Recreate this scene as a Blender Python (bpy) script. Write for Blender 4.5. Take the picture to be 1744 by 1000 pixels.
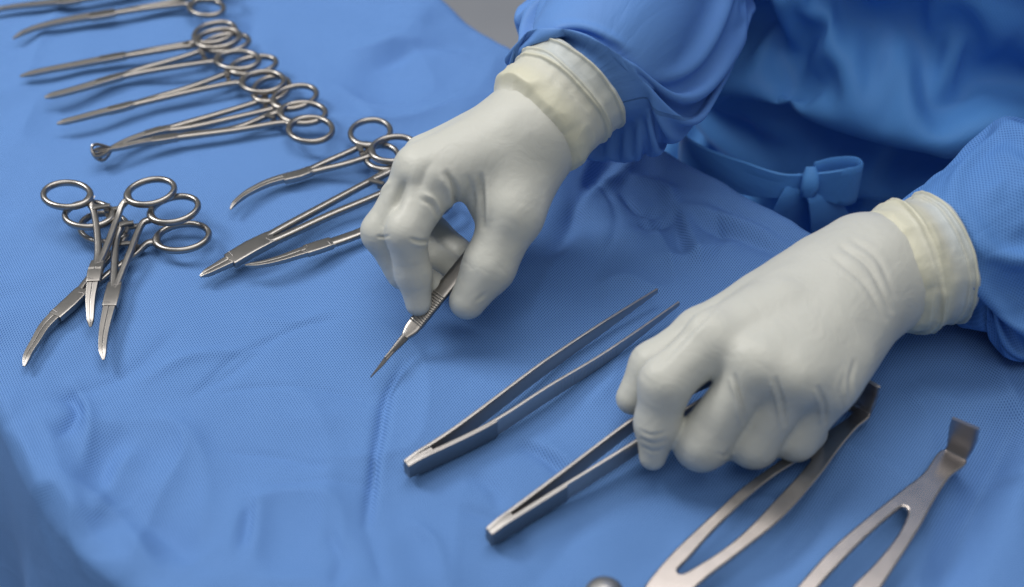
import bpy, bmesh, math
import numpy as np
from mathutils import Vector, Matrix

for o in list(bpy.data.objects):
    bpy.data.objects.remove(o)
sc = bpy.context.scene
COL = sc.collection
R = math.radians

# ------------------------------------------------------------------ camera
PITCH = R(42.0); DIST = 0.66; FPX = 2532.0
CAM = np.array([0.0, -DIST * math.cos(PITCH), DIST * math.sin(PITCH)])
FWD = np.array([0.0, math.cos(PITCH), -math.sin(PITCH)])
RGT = np.array([1.0, 0.0, 0.0])
UPV = np.array([0.0, math.sin(PITCH), math.cos(PITCH)])
cd = bpy.data.cameras.new("camera"); cam = bpy.data.objects.new("camera", cd); COL.objects.link(cam)
cam.location = CAM; cam.rotation_euler = (math.pi / 2 - PITCH, 0, 0)
cd.sensor_width = 36.0; cd.lens = 36.0 * FPX / 1744.0
cd.clip_start = 0.02; cd.clip_end = 30
cd.dof.use_dof = True; cd.dof.focus_distance = 0.652; cd.dof.aperture_fstop = 5.6
cd.dof.aperture_blades = 9
sc.camera = cam

# ------------------------------------------------------------------ world, lamps, exposure
w = bpy.data.worlds.new("World"); sc.world = w; w.use_nodes = True
w.node_tree.nodes["Background"].inputs[0].default_value = (0.88, 0.94, 1.0, 1)
w.node_tree.nodes["Background"].inputs[1].default_value = 0.21
def area(name, loc, target, size, watts, col):
    l = bpy.data.lights.new(name, 'AREA'); l.shape = 'RECTANGLE'; l.size = size[0]; l.size_y = size[1]
    l.energy = watts; l.color = col
    o = bpy.data.objects.new(name, l); COL.objects.link(o); o.location = loc
    o.rotation_euler = (Vector(target) - Vector(loc)).to_track_quat('-Z', 'Y').to_euler()
    return o
area("area_lamp", (-0.10, 0.52, 1.60), (-0.10, 0.46, 0), (1.30, 0.85), 14.0, (1.0, 0.96, 0.92))  # large ceiling panel above the back of the table
area("area_lamp", (-1.00, 0.42, 1.05), (-0.02, 0.02, 0), (0.45, 0.40), 10.0, (1.0, 0.98, 0.95))
area("area_lamp", (0.20, -0.75, 1.70), (0.10, 0.05, 0), (1.6, 0.9), 7.5, (1.0, 0.97, 0.93))  # front fill, added to brighten the gown and the fronts of the gloves
sc.view_settings.view_transform = 'Standard'; sc.view_settings.look = 'None'
sc.view_settings.exposure = 0.12; sc.view_settings.gamma = 1.0
sc.view_settings.use_curve_mapping = False
sc.cycles.use_denoising = True
sc.cycles.max_bounces = 8; sc.cycles.caustics_reflective = False; sc.cycles.caustics_refractive = False

# ------------------------------------------------------------------ helpers
def P(px, py, z=0.0):
    """world point at height z (cm) seen at photo pixel"""
    d = FWD + (px - 872.0) / FPX * RGT + (500.0 - py) / FPX * UPV
    t = (z * 0.01 - CAM[2]) / d[2]
    return CAM + t * d
def PP(lst):
    return np.array([P(*p) for p in lst])
def project(V):
    q = V - CAM
    zc = q @ FWD
    return np.stack([872 + FPX * (q @ RGT) / zc, 500 - FPX * (q @ UPV) / zc], 1)
def nrm(v):
    v = np.asarray(v, float); return v / (np.linalg.norm(v, axis=-1, keepdims=True) + 1e-12)
def sstep(a, b, x):
    t = np.clip((x - a) / (b - a), 0, 1); return t * t * (3 - 2 * t)

def _h(ix, iy, iz, seed):
    n = (ix * 374761393 + iy * 668265263 + iz * 2147483647 + seed * 1274126177) & 0xFFFFFFFF
    n = ((n ^ (n >> 13)) * 1274126177) & 0xFFFFFFFF
    n = ((n ^ (n >> 16)) * 2246822519) & 0xFFFFFFFF
    return ((n ^ (n >> 15)) & 0xFFFF) / 32767.5 - 1.0
def noise(x, y, z=0.0, seed=0):
    x, y, z = np.broadcast_arrays(np.asarray(x, float), np.asarray(y, float), np.asarray(z, float))
    ix, iy, iz = np.floor(x).astype(np.int64), np.floor(y).astype(np.int64), np.floor(z).astype(np.int64)
    fx, fy, fz = x - ix, y - iy, z - iz
    q = lambda t: t * t * t * (t * (t * 6 - 15) + 10)
    u, v, t = q(fx), q(fy), q(fz)
    r = 0
    for a in (0, 1):
        for b in (0, 1):
            for c in (0, 1):
                wgt = (u if a else 1 - u) * (v if b else 1 - v) * (t if c else 1 - t)
                r = r + wgt * _h(ix + a, iy + b, iz + c, seed)
    return r
def fbm(x, y, z=0.0, seed=0, oct=3):
    r = 0; a = 1.0; f = 1.0
    for k in range(oct):
        r = r + a * noise(x * f, y * f, z * f, seed + k); a *= .5; f *= 2.03
    return r

def catmull(pts, n):
    pts = np.asarray(pts, float)
    if len(pts) == 2:
        t = np.linspace(0, 1, n)[:, None]; return pts[0] * (1 - t) + pts[1] * t
    seg = np.linalg.norm(np.diff(pts, axis=0), axis=1); s = np.concatenate([[0], np.cumsum(seg ** .7)])
    tt = np.linspace(0, s[-1], n); out = np.zeros((n, pts.shape[1]))
    m = np.zeros_like(pts)
    m[1:-1] = (pts[2:] - pts[:-2]) / (s[2:] - s[:-2])[:, None]
    m[0] = (pts[1] - pts[0]) / (s[1] - s[0]); m[-1] = (pts[-1] - pts[-2]) / (s[-1] - s[-2])
    k = np.clip(np.searchsorted(s, tt, side='right') - 1, 0, len(s) - 2)
    h = (s[k + 1] - s[k]); u = ((tt - s[k]) / h)[:, None]; h = h[:, None]
    return ((2 * u**3 - 3 * u**2 + 1) * pts[k] + (u**3 - 2 * u**2 + u) * h * m[k]
            + (-2 * u**3 + 3 * u**2) * pts[k + 1] + (u**3 - u**2) * h * m[k + 1])
def lerp_list(vals, n):
    vals = np.asarray(vals, float); return np.interp(np.linspace(0, 1, n), np.linspace(0, 1, len(vals)), vals)

class MB:
    def __init__(s): s.v = []; s.f = []
    def add(s, V, F):
        o = sum(len(a) for a in s.v); s.v.append(np.asarray(V, float)); s.f += [tuple(i + o for i in f) for f in F]; return s
    def build(s, name, mat, parent=None, origin=None, smooth=True, sharp=40):
        V = np.concatenate(s.v)
        org = np.zeros(3) if origin is None else np.asarray(origin)
        me = bpy.data.meshes.new(name); me.from_pydata((V - org).tolist(), [], s.f); me.update()
        bm = bmesh.new(); bm.from_mesh(me); bmesh.ops.recalc_face_normals(bm, faces=bm.faces); bm.to_mesh(me); bm.free()
        if smooth:
            me.shade_smooth(); me.set_sharp_from_angle(angle=R(sharp))
        me.materials.append(mat)
        o = bpy.data.objects.new(name, me); COL.objects.link(o)
        if parent is not None: attach(o, parent)
        return o
def root_of(o):
    while o.parent: o = o.parent
    return o
def world_loc(o):
    v = Vector((0, 0, 0))
    while o: v += o.location; o = o.parent
    return np.array(v)
def attach(o, parent):
    # every build call gives mesh coordinates relative to the thing's base
    o.parent = parent

def sweep(pts, wid, thk, side=None, up=(0, 0, 1), n=12, power=3.0, closed=False, cap=True):
    """rounded-rect section (wid across, thk along up) swept along pts"""
    pts = np.asarray(pts, float); N = len(pts)
    wid = np.broadcast_to(wid, (N,)); thk = np.broadcast_to(thk, (N,))
    if closed: tan = nrm(np.roll(pts, -1, 0) - np.roll(pts, 1, 0))
    else:
        tan = np.gradient(pts, axis=0); tan = nrm(tan)
    if side is not None:
        sd = np.broadcast_to(nrm(side), tan.shape)
        sd = nrm(sd - tan * np.sum(sd * tan, 1, keepdims=True)); u = np.cross(sd, tan)
    else:
        upb = np.broadcast_to(np.asarray(up, float), tan.shape)
        sd = nrm(np.cross(tan, upb)); u = np.cross(sd, tan)
    a = (np.arange(n) + .5) / n * 2 * np.pi
    c, s_ = np.cos(a), np.sin(a)
    cx = np.sign(c) * np.abs(c) ** (2 / power); cy = np.sign(s_) * np.abs(s_) ** (2 / power)
    V = (pts[:, None, :] + sd[:, None, :] * (cx[None, :, None] * wid[:, None, None] / 2)
         + u[:, None, :] * (cy[None, :, None] * thk[:, None, None] / 2)).reshape(-1, 3)
    F = []
    M = N if closed else N - 1
    for i in range(M):
        j = (i + 1) % N
        for k in range(n):
            l = (k + 1) % n
            F.append((i * n + k, i * n + l, j * n + l, j * n + k))
    if cap and not closed:
        F.append(tuple(range(n))[::-1]); F.append(tuple((N - 1) * n + k for k in range(n)))
    return V, F

def thing(name, label, cat, loc, group=None):
    o = bpy.data.objects.new(name, None); COL.objects.link(o); o.location = loc
    o.empty_display_size = 0.02
    o["label"] = label; o["category"] = cat
    if group: o["group"] = group
    return o
def set_uv(me, uv):
    lay = me.uv_layers.new(name="UVMap")
    idx = np.zeros(len(me.loops), dtype=np.int32); me.loops.foreach_get("vertex_index", idx)
    lay.data.foreach_set("uv", np.asarray(uv, dtype=np.float32)[idx].ravel())
def set_attr(me, name, vals):
    a = me.attributes.new(name, 'FLOAT', 'POINT'); a.data.foreach_set("value", np.asarray(vals, dtype=np.float32))
def mesh_np(name, V, F, mat, uv=None, attrs=None, parent=None, origin=None):
    org = np.zeros(3) if origin is None else np.asarray(origin)
    me = bpy.data.meshes.new(name); V = np.asarray(V, float) - org
    F = np.asarray(F)
    me.vertices.add(len(V)); me.vertices.foreach_set("co", V.astype(np.float32).ravel())
    me.loops.add(F.size); me.loops.foreach_set("vertex_index", F.astype(np.int32).ravel())
    me.polygons.add(len(F)); me.polygons.foreach_set("loop_start", np.arange(0, F.size, F.shape[1], dtype=np.int32))
    me.update(calc_edges=True); me.validate()
    me.shade_smooth()
    if uv is not None: set_uv(me, uv)
    for k, v in (attrs or {}).items(): set_attr(me, k, v)
    me.materials.append(mat)
    o = bpy.data.objects.new(name, me); COL.objects.link(o)
    if parent is not None: attach(o, parent)
    return o
def grid_faces(nu, nv, wrap_v=False):
    i = np.arange(nu - 1)[:, None]; j = np.arange(nv if wrap_v else nv - 1)[None, :]
    jn = (j + 1) % nv
    a = i * nv + j; b = (i + 1) * nv + j; c = (i + 1) * nv + jn; d = i * nv + jn
    return np.stack([a, b, c, d], -1).reshape(-1, 4)

# ------------------------------------------------------------------ materials
def new_mat(name):
    m = bpy.data.materials.new(name); m.use_nodes = True
    nt = m.node_tree; return m, nt, nt.nodes["Principled BSDF"]
def N_(nt, t, **kw):
    n = nt.nodes.new(t)
    for k, v in kw.items(): setattr(n, k, v)
    return n
def math_(nt, op, a, b=None):
    n = N_(nt, "ShaderNodeMath", operation=op)
    for i, x in enumerate((a, b)):
        if x is None: continue
        if isinstance(x, (int, float)): n.inputs[i].default_value = x
        else: nt.links.new(x, n.inputs[i])
    return n.outputs[0]

def metal(name, base, rough, scratch=0.5):
    m, nt, b = new_mat(name); L = nt.links
    b.inputs["Metallic"].default_value = 1.0
    tc = N_(nt, "ShaderNodeTexCoord")
    n1 = N_(nt, "ShaderNodeTexNoise"); n1.inputs["Scale"].default_value = 180; n1.inputs["Detail"].default_value = 4
    L.new(tc.outputs["Object"], n1.inputs["Vector"])
    n2 = N_(nt, "ShaderNodeTexNoise"); n2.inputs["Scale"].default_value = 1600; n2.inputs["Detail"].default_value = 3
    L.new(tc.outputs["Object"], n2.inputs["Vector"])
    cr = N_(nt, "ShaderNodeMixRGB"); cr.inputs[1].default_value = (*[c * 0.92 for c in base], 1); cr.inputs[2].default_value = (*[min(1, c * 1.06) for c in base], 1)
    L.new(n1.outputs["Fac"], cr.inputs[0]); L.new(cr.outputs[0], b.inputs["Base Color"])
    mr = N_(nt, "ShaderNodeMapRange"); mr.inputs[3].default_value = rough * .88; mr.inputs[4].default_value = rough * 1.12
    L.new(n1.outputs["Fac"], mr.inputs[0]); L.new(mr.outputs[0], b.inputs["Roughness"])
    bp = N_(nt, "ShaderNodeBump"); bp.inputs["Strength"].default_value = 0.015 * scratch; bp.inputs["Distance"].default_value = 0.0002
    L.new(n2.outputs["Fac"], bp.inputs["Height"]); L.new(bp.outputs[0], b.inputs["Normal"])
    return m
STEEL = metal("brushed_steel", (0.33, 0.315, 0.30), 0.29)
STEEL_SATIN = metal("satin_steel", (0.33, 0.31, 0.29), 0.30)
STEEL_TWEEZER = metal("tweezer_steel", (0.46, 0.44, 0.425), 0.43)
STEEL_KNOB = metal("knob_steel", (0.55, 0.54, 0.53), 0.38)
STEEL_BUTT = metal("spring_steel", (0.26, 0.25, 0.245), 0.34)
STEEL_DARK = metal("joint_steel", (0.20, 0.19, 0.19), 0.4)
STEEL_WARM = metal("polished_steel", (0.52, 0.475, 0.45), 0.24)

def fabric(name, col, dark, dots=1.0, pitch=(0.00122, 0.0020), rough=0.75, crumple=0.3, crumple_scale=60, ang=0.0):
    m, nt, b = new_mat(name); L = nt.links
    uv = N_(nt, "ShaderNodeUVMap"); uv.uv_map = "UVMap"
    mp = N_(nt, "ShaderNodeMapping"); mp.inputs["Rotation"].default_value = (0, 0, ang)
    L.new(uv.outputs[0], mp.inputs[0])
    sp = N_(nt, "ShaderNodeSeparateXYZ"); L.new(mp.outputs[0], sp.inputs[0])
    kx = 2 * math.pi / pitch[0]; ky = 2 * math.pi / pitch[1]
    cx = math_(nt, 'COSINE', math_(nt, 'MULTIPLY', sp.outputs[0], kx))
    cy = math_(nt, 'COSINE', math_(nt, 'MULTIPLY', sp.outputs[1], ky))
    pr = math_(nt, 'MULTIPLY', cx, cy)
    mr = N_(nt, "ShaderNodeMapRange", interpolation_type='SMOOTHSTEP')
    mr.inputs[1].default_value = 0.05; mr.inputs[2].default_value = 0.55
    L.new(pr, mr.inputs[0]); dot = mr.outputs[0]
    tc = N_(nt, "ShaderNodeTexCoord")
    n1 = N_(nt, "ShaderNodeTexNoise"); n1.inputs["Scale"].default_value = 14; n1.inputs["Detail"].default_value = 5
    L.new(uv.outputs[0], n1.inputs["Vector"])
    n2 = N_(nt, "ShaderNodeTexNoise"); n2.inputs["Scale"].default_value = 900; n2.inputs["Detail"].default_value = 3
    L.new(uv.outputs[0], n2.inputs["Vector"])
    c0 = N_(nt, "ShaderNodeMixRGB"); c0.inputs[1].default_value = (*[c * .93 for c in col], 1); c0.inputs[2].default_value = (*[min(1, c * 1.07) for c in col], 1)
    L.new(n1.outputs["Fac"], c0.inputs[0])
    c1 = N_(nt, "ShaderNodeMixRGB"); c1.inputs[2].default_value = (*dark, 1)
    L.new(math_(nt, 'MULTIPLY', dot, 0.80 * min(1, dots)), c1.inputs[0]); L.new(c0.outputs[0], c1.inputs[1])
    L.new(c1.outputs[0], b.inputs["Base Color"])
    b.inputs["Roughness"].default_value = rough
    b.inputs["Specular IOR Level"].default_value = 0.16
    n3 = N_(nt, "ShaderNodeTexNoise"); n3.inputs["Scale"].default_value = crumple_scale; n3.inputs["Detail"].default_value = 5; n3.inputs["Distortion"].default_value = 0.8
    L.new(uv.outputs[0], n3.inputs["Vector"])
    rid = math_(nt, 'ABSOLUTE', math_(nt, 'SUBTRACT', n3.outputs["Fac"], 0.5))
    b0 = N_(nt, "ShaderNodeBump"); b0.inputs["Strength"].default_value = crumple; b0.inputs["Distance"].default_value = 0.004
    L.new(rid, b0.inputs["Height"])
    b1 = N_(nt, "ShaderNodeBump"); b1.inputs["Strength"].default_value = 0.2 * dots; b1.inputs["Distance"].default_value = 0.0003; b1.invert = True
    L.new(dot, b1.inputs["Height"]); L.new(b0.outputs[0], b1.inputs["Normal"])
    b2 = N_(nt, "ShaderNodeBump"); b2.inputs["Strength"].default_value = 0.10; b2.inputs["Distance"].default_value = 0.0003
    L.new(n2.outputs["Fac"], b2.inputs["Height"]); L.new(b1.outputs[0], b2.inputs["Normal"])
    L.new(b2.outputs[0], b.inputs["Normal"])
    return m
DRAPE = fabric("drape_fabric", (0.138, 0.285, 0.60), (0.014, 0.07, 0.25), 1.0, ang=R(2), crumple=0.42, crumple_scale=10)
GOWN = fabric("gown_fabric", (0.11, 0.325, 0.71), (0.06, 0.23, 0.60), 0.3, crumple=1.0, crumple_scale=10, rough=.5)
SLEEVE_SMOOTH = fabric("smooth_sleeve_fabric", (0.12, 0.265, 0.60), (0.08, 0.2, 0.5), 0.12, crumple=0.8, crumple_scale=12, rough=.5)
SLEEVE = fabric("sleeve_fabric", (0.105, 0.255, 0.58), (0.025, 0.09, 0.30), 0.85, crumple=0.8, crumple_scale=12, rough=.65)

def latex(name):
    m, nt, b = new_mat(name); L = nt.links
    at = N_(nt, "ShaderNodeAttribute"); at.attribute_name = "fold"
    at2 = N_(nt, "ShaderNodeAttribute"); at2.attribute_name = "thin"
    tc = N_(nt, "ShaderNodeTexCoord")
    n1 = N_(nt, "ShaderNodeTexNoise"); n1.inputs["Scale"].default_value = 45; n1.inputs["Detail"].default_value = 4
    L.new(tc.outputs["Object"], n1.inputs["Vector"])
    c0 = N_(nt, "ShaderNodeMixRGB"); c0.inputs[1].default_value = (0.510, 0.518, 0.472, 1); c0.inputs[2].default_value = (0.565, 0.568, 0.522, 1)
    L.new(n1.outputs["Fac"], c0.inputs[0])
    c1 = N_(nt, "ShaderNodeMixRGB"); c1.inputs[2].default_value = (0.61, 0.598, 0.468, 1)
    L.new(at.outputs["Fac"], c1.inputs[0]); L.new(c0.outputs[0], c1.inputs[1])
    c2 = N_(nt, "ShaderNodeMixRGB"); c2.inputs[2].default_value = (0.42, 0.50, 0.58, 1)
    L.new(at2.outputs["Fac"], c2.inputs[0]); L.new(c1.outputs[0], c2.inputs[1])
    L.new(c2.outputs[0], b.inputs["Base Color"])
    b.inputs["Roughness"].default_value = 0.46; b.inputs["Specular IOR Level"].default_value = 0.4
    b.inputs["Subsurface Weight"].default_value = 0.06
    b.inputs["Subsurface Radius"].default_value = (0.003, 0.0025, 0.002); b.inputs["Subsurface Scale"].default_value = 1.0
    n2 = N_(nt, "ShaderNodeTexNoise"); n2.inputs["Scale"].default_value = 1500; n2.inputs["Detail"].default_value = 2
    L.new(tc.outputs["Object"], n2.inputs["Vector"])
    n3 = N_(nt, "ShaderNodeTexNoise"); n3.inputs["Scale"].default_value = 85; n3.inputs["Detail"].default_value = 4; n3.inputs["Distortion"].default_value = 1.6
    L.new(tc.outputs["Object"], n3.inputs["Vector"])
    b0 = N_(nt, "ShaderNodeBump"); b0.inputs["Strength"].default_value = 0.2; b0.inputs["Distance"].default_value = 0.002
    L.new(n3.outputs["Fac"], b0.inputs["Height"])
    b1 = N_(nt, "ShaderNodeBump"); b1.inputs["Strength"].default_value = 0.08; b1.inputs["Distance"].default_value = 0.0002
    L.new(n2.outputs["Fac"], b1.inputs["Height"]); L.new(b0.outputs[0], b1.inputs["Normal"])
    L.new(b1.outputs[0], b.inputs["Normal"])
    return m
LATEX = latex("glove_latex")

def floor_mat():
    m, nt, b = new_mat("floor_vinyl"); L = nt.links
    tc = N_(nt, "ShaderNodeTexCoord"); n = N_(nt, "ShaderNodeTexNoise"); n.inputs["Scale"].default_value = 9; n.inputs["Detail"].default_value = 6
    L.new(tc.outputs["Object"], n.inputs["Vector"])
    c = N_(nt, "ShaderNodeMixRGB"); c.inputs[1].default_value = (0.43, 0.45, 0.50, 1); c.inputs[2].default_value = (0.54, 0.55, 0.59, 1)
    L.new(n.outputs["Fac"], c.inputs[0]); L.new(c.outputs[0], b.inputs["Base Color"]); b.inputs["Roughness"].default_value = .4
    return m

# ------------------------------------------------------------------ floor
bm = MB(); bm.add([(-4, -3, -0.9), (4, -3, -0.9), (4, 5, -0.9), (-4, 5, -0.9)], [(0, 1, 2, 3)])
fl = bm.build("floor", floor_mat(), smooth=False); fl["kind"] = "structure"

# ------------------------------------------------------------------ the draped table
EDGE_BACK = PP([(560, -125), (750, 0), (1090, 222), (1372, 402), (1560, 492), (1900, 640)])[:, :2]
EDGE_LEFT = PP([(-6, 690), (112, 945)])[:, :2]
EDGE_FRONT = PP([(100, 985), (420, 1110), (900, 1230)])[:, :2]
def line_sd(X, Y, a, b, outside):
    d = b - a; n = np.array([d[1], -d[0]]); n = n / np.linalg.norm(n)
    if (np.asarray(outside) - a) @ n < 0: n = -n
    return (X - a[0]) * n[0] + (Y - a[1]) * n[1], n
def edge_sdf(X, Y):
    # smooth max of outward half-plane distances
    far_back = np.array([1.0, 1.0]); far_left = np.array([-2.0, -0.5]); far_front = np.array([-0.2, -2.0])
    ds = []
    b = EDGE_BACK
    b1, _ = line_sd(X, Y, b[1], b[3], far_back); b2, _ = line_sd(X, Y, b[3], b[4], far_back)
    ds.append((b1, .0)); 
    l1, _ = line_sd(X, Y, EDGE_LEFT[0], EDGE_LEFT[1], far_left)
    f1, _ = line_sd(X, Y, EDGE_FRONT[0], EDGE_FRONT[2], far_front)
    kk = 0.006
    # back edge bends outward (concave join): smooth min of the two lines
    hb = np.clip(.5 + .5 * (b2 - b1) / .03, 0, 1); back = b2 * (1 - hb) + b1 * hb - .03 * hb * (1 - hb)
    hl = np.clip(.5 + .5 * (l1 - f1) / .05, 0, 1); lf = f1 * (1 - hl) + l1 * hl + .05 * hl * (1 - hl)
    ha = np.clip(.5 + .5 * (back - lf) / .02, 0, 1)
    return lf * (1 - ha) + back * ha + .02 * ha * (1 - ha)

def poly_dist(X, Y, pts):
    """distance to a polyline and parameter 0..1 along it"""
    best = np.full(X.shape, 1e9); tpar = np.zeros(X.shape); sgn = np.zeros(X.shape)
    n = len(pts) - 1
    for i in range(n):
        a, b = pts[i], pts[i + 1]; d = b - a; L2 = d @ d
        h = np.clip(((X - a[0]) * d[0] + (Y - a[1]) * d[1]) / L2, 0, 1)
        dx = X - a[0] - h * d[0]; dy = Y - a[1] - h * d[1]
        dist = np.hypot(dx, dy); m = dist < best
        best = np.where(m, dist, best); tpar = np.where(m, (i + h) / n, tpar)
        sgn = np.where(m, np.sign(d[0] * dy - d[1] * dx), sgn)
    return best, tpar, sgn
# creases of the cloth: (photo pixels on the table, height mm, width mm)
CREASES = [
    ([(690, 615), (660, 665), (645, 740), (632, 820), (624, 885)], -2.2, 2.4),
    ([(720, 590), (672, 660), (657, 740), (645, 830), (640, 890)], .7, 5.0),
    ([(624, 885), (640, 940), (655, 1000)], -1.0, 4.0),
    ([(425, 840), (421, 880), (412, 930)], -1.6, 3.2),
    ([(438, 835), (436, 890), (430, 950)], 1.2, 5.0),
    ([(300, 560), (240, 610), (160, 650), (60, 680)], -0.9, 6.0),
    ([(470, 565), (400, 620), (330, 660)], -0.7, 4.0),
    ([(110, 660), (130, 690), (100, 740)], -2.0, 5.0),
    ([(60, 700), (90, 760), (110, 830), (160, 900)], 2.2, 9.0),
    ([(210, 720), (170, 790), (190, 860), (150, 900)], -2.2, 10.0),
    ([(230, 745), (195, 800), (160, 870)], 1.6, 7.0),
    ([(330, 950), (280, 900), (210, 850)], -2.4, 11.0),
    ([(640, 98), (690, 82), (740, 76), (792, 82)], -2.2, 7.0),
    ([(600, 60), (690, 62), (800, 95)], 1.8, 10.0),
    ([(780, 200), (830, 130), (850, 90)], 1.4, 10.0),
    # crumpled part between the hands
    ([(1092, 232), (1060, 290), (1010, 320), (985, 350)], 3.24, 5.8),
    ([(1060, 250), (1030, 270), (990, 330), (950, 420)], -3.51, 6.9),
    ([(1075, 295), (1130, 310), (1150, 335)], 2.97, 5.8),
    ([(1060, 320), (1095, 350), (1130, 345)], -2.43, 4.0),
    ([(1090, 375), (1120, 368), (1145, 355)], -2.70, 4.0),
    ([(1160, 345), (1180, 400), (1195, 440)], 2.43, 5.8),
    ([(1150, 345), (1160, 400), (1170, 430)], -2.03, 4.6),
    ([(1170, 340), (1240, 365), (1330, 395)], 2.16, 5.8),
    ([(1190, 370), (1260, 392), (1330, 420)], -2.16, 5.8),
    ([(1200, 330), (1290, 372), (1360, 408)], -1.35, 3.4),
    ([(1110, 430), (1180, 425), (1260, 400)], 1.62, 6.9),
    ([(1000, 420), (1050, 390), (1100, 400)], 1.62, 9.2),
    ([(1000, 360), (1020, 420), (1010, 520)], -1.35, 9.2),
    # under the tweezers
    ([(885, 750), (930, 775), (965, 805)], -1.4, 4.0),
    ([(900, 745), (950, 768), (1000, 800)], 1.0, 5.0),
    ([(800, 800), (840, 830), (850, 870)], -1.0, 5.0),
    ([(1010, 850), (960, 930), (900, 1000)], -1.0, 8.0),
    ([(1560, 640), (1640, 680), (1740, 670)], 1.5, 10.0),
    ([(1744, 690), (1700, 770), (1650, 880), (1600, 1000)], -5.0, 13.0),
    ([(1790, 730), (1740, 830), (1700, 930), (1680, 1000)], 2.5, 14.0),
    ([(900, 560), (960, 520), (1010, 450)], -0.8, 8.0),
    ([(560, 690), (620, 720), (600, 790)], 0.5, 14.0),
    ([(100, 470), (20, 500), (-40, 520)], -0.6, 8.0),
    ([(430, 20), (425, 60), (440, 100)], -1.4, 7.0),
    ([(330, 660), (400, 600), (520, 545), (600, 530)], -.5, 2.0), ([(660, 690), (560, 660), (430, 650), (360, 660)], -.5, 2.2), ([(380, 755), (470, 765), (560, 790)], -.5, 2.2), ([(450, 815), (540, 812), (640, 820)], -.45, 2.4),
    ([(1000, 300), (1040, 330), (1050, 380), (1030, 430)], -.9, 2.4), ([(1080, 330), (1130, 400), (1150, 460)], .9, 2.6), ([(1215, 350), (1230, 390), (1225, 430)], -.9, 2.4), ([(980, 400), (930, 470), (900, 560)], 1.0, 6.0),
    ([(0, 720), (40, 760), (60, 830)], 1.8, 6.0), ([(120, 640), (150, 700), (140, 780)], 1.4, 4.0), ([(130, 820), (200, 870), (260, 960)], 1.8, 6.0),
    ([(260, 690), (330, 740), (350, 820), (340, 900)], 1.2, 6.0), ([(480, 640), (540, 700), (560, 800), (540, 930)], 1.0, 7.0),
    ([(700, 880), (740, 920), (760, 990)], 1.3, 4.0), ([(560, 900), (580, 950), (570, 1000)], -1.2, 4.0), ([(780, 860), (860, 890), (900, 950)], -1.0, 4.0),
    ([(1180, 890), (1150, 940), (1090, 1000)], .9, 4.0), ([(1450, 800), (1400, 850), (1330, 960)], -1.3, 6.0), ([(1240, 840), (1300, 830), (1360, 840)], .8, 4.0),
    ([(1000, 690), (1040, 650), (1050, 600)], .8, 5.0), ([(1160, 470), (1120, 480), (1060, 460), (1000, 480)], 1.0, 5.0),
    ([(560, 520), (500, 540), (420, 530)], .8, 5.0), ([(240, 640), (330, 600), (430, 590)], .9, 4.0), ([(560, 130), (620, 170), (640, 200)], .9, 6.0),
    ([(1690, 600), (1720, 660), (1744, 700)], 1.5, 6.0), ([(1540, 640), (1580, 700), (1590, 760)], 1.0, 5.0),
]
def cloth_z(X, Y):
    u_, v_ = X * .80 + Y * .60, -X * .60 + Y * .80
    wx = X + .012 * noise(X * 14, Y * 14, 0, 51); wy = Y + .012 * noise(X * 14, Y * 14, 0, 52)
    z = 0.0022 * noise(X * 9, Y * 9, 0, 3) + 0.0018 * noise(u_ * 30, v_ * 12, 0, 4) - .0026
    z = z + 0.0036 * (1 - 2 * np.abs(noise(wx * 11, wy * 17, 0, 8)) ** .8) * sstep(-.1, .5, noise(X * 6, Y * 6, 0, 61))
    z = z + 0.0016 * (1 - 2 * np.abs(noise(wx * 34, wy * 22, 0, 9))) * sstep(-.2, .6, noise(X * 7, Y * 7, 0, 62))
    for pts, amp, wd in CREASES:
        pl = PP(pts)[:, :2]
        pl = catmull(pl, 14)
        wob = 1 + .25 * noise(X * 60, Y * 60, 0, 5)
        d, t, sg = poly_dist(X, Y, pl)
        f = np.exp(-(d / (wd * .00085 * wob)) ** 1.5) * np.clip(4 * t * (1 - t) + .15, 0, 1) ** .6
        z = z + 1.8 * amp * .001 * f
    return np.minimum(z, .0016 + .35 * np.clip(z - .0016, 0, None))
def make_drape():
    st = 0.00135
    xs = np.arange(-0.45, 0.52, st); ys = np.arange(-0.40, 0.44, st)
    X, Y = np.meshgrid(xs, ys, indexing='ij')
    S = edge_sdf(X, Y)
    gx, gy = np.gradient(S, st); g = np.hypot(gx, gy) + 1e-9; nx, ny = gx / g, gy / g
    z = cloth_z(X, Y)
    # crumpling grows towards the front-left hem and the back edge
    near = np.exp(-np.clip(-S, 0, None) / 0.05)
    z = z + near * 0.0022 * (fbm(X * 28, Y * 28, 0, 17, 3))
    r = 0.009; s0 = np.clip(S + 0.006, 0, None)
    ang = np.clip(s0 / r, 0, R(78))
    rest = np.clip(s0 - r * R(78), 0, None)
    hor = r * np.sin(ang) + rest * math.cos(R(78))
    ver = r * (1 - np.cos(ang)) + rest * math.sin(R(78))
    along = X * (-ny) + Y * nx
    fold = (np.sin(along * 62 + 3 * noise(along * 9, S * 4, 0, 2)) * .6 + noise(along * 40, S * 10, 0, 6) * .7)
    amp = 0.012 * sstep(0.01, 0.16, s0)
    off = np.where(s0 > 0, hor - s0, 0) + amp * fold
    Xn = X + nx * off; Yn = Y + ny * off
    Zn = z * (1 - .5 * sstep(0, .03, s0)) - ver
    V = np.stack([Xn, Yn, Zn], -1).reshape(-1, 3)
    F = grid_faces(*X.shape)
    keep = (S.reshape(-1)[F].max(1) < 0.17)
    F = F[keep]
    used = np.unique(F); remap = -np.ones(len(V), int); remap[used] = np.arange(len(used))
    uv = np.stack([X, Y], -1).reshape(-1, 2)[used]
    o = mesh_np("table_drape", V[used], remap[F][:, ::-1], DRAPE, uv=uv)
    o["label"] = "creased blue non-woven drape covering the whole table under the instruments"; o["category"] = "drape"
    return o
make_drape()

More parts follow.
